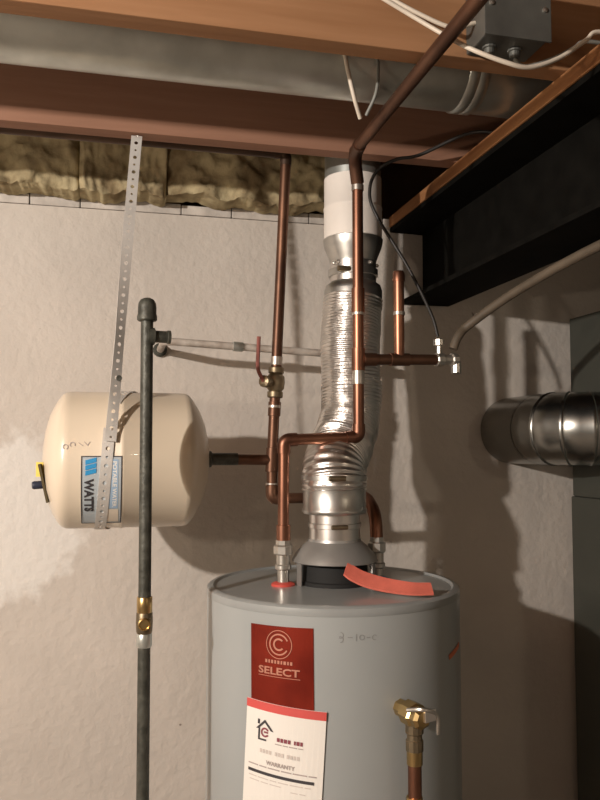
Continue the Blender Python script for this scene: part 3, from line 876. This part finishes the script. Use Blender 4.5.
st = thing('perforated_strap', (0.040, -0.415, 2.236), 'galvanized perforated hanger strap looped round the cream tank', 'strap')
hang = [Vector((0.0405, -0.380, 2.2335)), Vector((0.0405, -0.400, 2.2335)), Vector((0.0400, -0.4030, 2.231)), Vector((0.0395, -0.4045, 2.225)), Vector((0.026, -0.437, 2.035)), Vector((0.0125, -0.458, 1.83)),
        Vector((0.006, -0.468, 1.735)), Vector((-0.002, -0.4795, 1.632))]
wd_ = [Vector((1, 0, 0)), Vector((1, 0, 0)), Vector((1, 0, 0)), Vector((1, 0, 0)), Vector((0.99, 0.10, -0.05)), Vector((0.80, 0.6, -0.05)), Vector((0.90, 0.42, -0.05)), Vector((1, 0, -0.08))]
strap_mesh(hang, wd_, 0.0205, 0.0155, 0.0038).build('hanging_length', 'strap', st, solid=0.0012)
loop, lw = [], []
for q in range(81):
    ph = 64 + (402 - 64) * q / 80
    a = R(ph)
    t = (ph - 64) / 338
    xx = -0.003 - 0.016 * t / 0.3 if t < 0.3 else -0.019 + 0.079 * min((t - 0.3) / 0.45, 1)
    if t > 0.75: xx = 0.060 - 0.058 * ((t - 0.75) / 0.25) ** 1.2
    loop.append(Vector((xx, TY - (TR + 0.0022) * math.sin(a), TZ + (TR + 0.0022) * math.cos(a))))
for q in range(81):
    t_ = (loop[min(q + 1, 80)] - loop[max(q - 1, 0)]).normalized()
    rad = Vector((0, loop[q].y - TY, loop[q].z - TZ)).normalized()
    lw.append(t_.cross(rad).normalized() * (1 if t_.cross(rad).x > 0 else -1))
strap_mesh(loop, lw, 0.0205, 0.0155, 0.0038).build('loop_length', 'strap', st, solid=0.0012)
G().lathe([(0.0055, -0.012), (0.0055, -0.005), (0.0025, -0.004), (0.0025, 0.016), (0.005, 0.016), (0.005, 0.021)], (0.0125, -0.464, 1.755), 'Y', 8).build('bolt', 'iron', st)
G().lathe([(0.002, -0.004), (0.0055, -0.003), (0.0055, 0.0)], (0.0405, -0.389, 2.2325), 'Z', 10).build('nail_head', 'iron', st)

# ================================================================== FURNACE + VENT DUCT AT RIGHT
fn = thing('furnace', (1.55, -0.45, 0), 'dark grey sheet metal furnace cabinet standing by the concrete wall', 'furnace')
G().box((1.205, -0.86, 0.0), (1.85, -0.03, 1.50)).build('cabinet', 'furnace', fn, bevel=0.004)
G().box((1.208, -0.82, 1.5005), (1.80, -0.034, 1.98)).build('plenum', 'furnace', fn, bevel=0.004)
G().box((1.24, -0.866, 0.1), (1.81, -0.8605, 0.72)).build('lower_door', 'furnace', fn, bevel=0.002)
G().box((1.24, -0.866, 0.75), (1.81, -0.8605, 1.42)).build('upper_door', 'furnace', fn, bevel=0.002)

fd = thing('vent_elbow_duct', (1.0, -0.2, 1.59), 'shiny galvanized duct elbow turning from the furnace into the concrete wall', 'duct')
DR, DZ = 0.088, 1.676
ex, ey, bend = 1.045, -0.27, 0.11
G().lathe([(DR, 0), (DR, 0.055)], (1.204, ey, DZ), Vector((-1, 0, 0)), 44, cap=False).build('straight_length', 'ductsteel', fd, smooth=True)
G().lathe([(DR + 0.0005, 0.025), (DR + 0.003, 0.027), (DR + 0.003, 0.037), (DR + 0.0005, 0.039)], (1.204, ey, DZ), Vector((-1, 0, 0)), 44, cap=False).build('joint_bead', 'ductsteel', fd, smooth=True)
ccx, ccy = ex + bend, ey + bend
ng = 4
for q in range(ng):
    a0_, a1_ = R(-90 - 90 * q / ng), R(-90 - 90 * (q + 1) / ng)
    am = (a0_ + a1_) / 2
    pts = []
    def arc_p(a): return Vector((ccx + bend * math.cos(a), ccy + bend * math.sin(a), DZ))
    p0, p1 = arc_p(a0_), arc_p(a1_)
    def ring(a, rr):
        rad = Vector((math.cos(a), math.sin(a), 0))
        return [arc_p(a) + (rad * math.cos(2 * math.pi * k / 44) + Vector((0, 0, 1)) * math.sin(2 * math.pi * k / 44)) * rr for k in range(44)]
    da = (a1_ - a0_)
    rings = [ring(a0_, DR - 0.001), ring(a0_ + da * 0.06, DR + 0.0022), ring(a0_ + da * 0.14, DR), ring(am, DR - 0.0005), ring(a0_ + da * 0.92, DR), ring(a1_, DR - 0.001)]
    vs_ = [p for r_ in rings for p in r_]
    fs = []
    for i_ in range(len(rings) - 1):
        for k in range(44):
            a_ = i_ * 44 + k; b_ = i_ * 44 + (k + 1) % 44
            fs.append((a_, b_, b_ + 44, a_ + 44))
    G().add(vs_, fs).build('elbow_gore', 'ductsteel', fd, smooth=True, angle=60)
G().lathe([(DR, 0), (DR, abs(ccy) - 0.001)], (ex, ccy, DZ), 'Y', 44, cap=False).build('wall_length', 'ductsteel', fd, smooth=True)

# pipe running beside the underside of the beam
o = G().tube(spline([(0.700, -0.393, 1.838), (0.712, -0.394, 1.866), (0.738, -0.400, 1.893), (0.792, -0.50, 1.946), (0.842, -0.70, 1.990), (0.85, -1.0, 1.9945), (0.85, -2.0, 1.9945), (0.85, -3.5, 1.9945)], 6), 0.0095, 14).build('conduit', 'tanpipe', base=(0.8, -0.5, 1.9), smooth=True)
tag(o, 'dull tan conduit climbing from the drain valve along the beam underside', 'conduit')

# ================================================================== WIRING
jb = thing('junction_box', (0.57, -0.827, 2.24), 'grey steel electrical junction box on the orange joist', 'electrical box')
G().box((0.527, -0.894, 2.238), (0.628, -0.8275, 2.335)).build('box_body', 'boxsteel', jb, bevel=0.003)
G().box((0.523, -0.899, 2.235), (0.632, -0.895, 2.338)).build('cover_plate', 'boxsteel', jb, bevel=0.001)
for xx in (0.534, 0.621):
    G().lathe([(0.004, 0), (0.004, 0.002), (0.001, 0.003)], (xx, -0.899, 2.283), Vector((0, -1, 0)), 10).build('cover_screw', 'nickel', jb)
for xx in (0.55, 0.592):
    G().lathe([(0.011, 0.0), (0.011, 0.003), (0.008, 0.0035), (0.008, 0.014)], (xx, -0.86, 2.2375), Vector((0, 0, -1)), 12).build('cable_clamp', 'boxsteel', jb)


def cable(name, pts, r, mat, label, n=8, group=None):
    o = G().tube(spline(pts, n), r, 10).build(name, mat, base=pts[0], smooth=True)
    return tag(o, label, 'cable', group)


cable('white_cable', [(0.352, -0.834, 2.325), (0.380, -0.845, 2.302), (0.426, -0.85, 2.277), (0.470, -0.87, 2.242), (0.490, -0.915, 2.200), (0.537, -0.93, 2.178), (0.577, -0.93, 2.175), (0.625, -0.93, 2.195), (0.668, -0.93, 2.226), (0.69, -0.93, 2.242), (0.76, -0.93, 2.241)],
      0.0034, 'whitecable', 'long white cable sagging under the junction box to the beam')
cable('white_cable', [(0.366, -0.834, 2.328), (0.385, -0.842, 2.309), (0.44, -0.852, 2.279), (0.49, -0.86, 2.260), (0.5265, -0.86, 2.272)], 0.0034, 'whitecable',
      'short white cable entering the side of the junction box')
cable('grey_cable', [(0.592, -0.86, 2.223), (0.600, -0.875, 2.206), (0.63, -0.90, 2.208), (0.668, -0.90, 2.230), (0.69, -0.90, 2.243), (0.76, -0.90, 2.242)], 0.003, 'greycable',
      'thin grey cable leaving the bottom of the junction box')
cable('white_cable', [(0.368, -0.695, 2.305), (0.374, -0.70, 2.262), (0.385, -0.70, 2.215), (0.402, -0.682, 2.186)], 0.0036, 'whitecable', 'white cable end dangling in front of the round duct')
cable('grey_cable', [(0.425, -0.695, 2.31), (0.428, -0.70, 2.27), (0.424, -0.70, 2.225), (0.4125, -0.682, 2.192)], 0.003, 'greycable', 'grey cable end dangling in front of the round duct')
cable('black_cable', [(0.75, -0.55, 2.245), (0.693, -0.50, 2.262), (0.606, -0.45, 2.228), (0.563, -0.43, 2.222), (0.530, -0.41, 2.205), (0.524, -0.372, 2.178), (0.540, -0.358, 2.13), (0.604, -0.385, 2.008), (0.650, -0.394, 1.912), (0.664, -0.397, 1.8625)],
      0.0036, 'blackcable', 'black cable curving off the ceiling down to the drain valve')
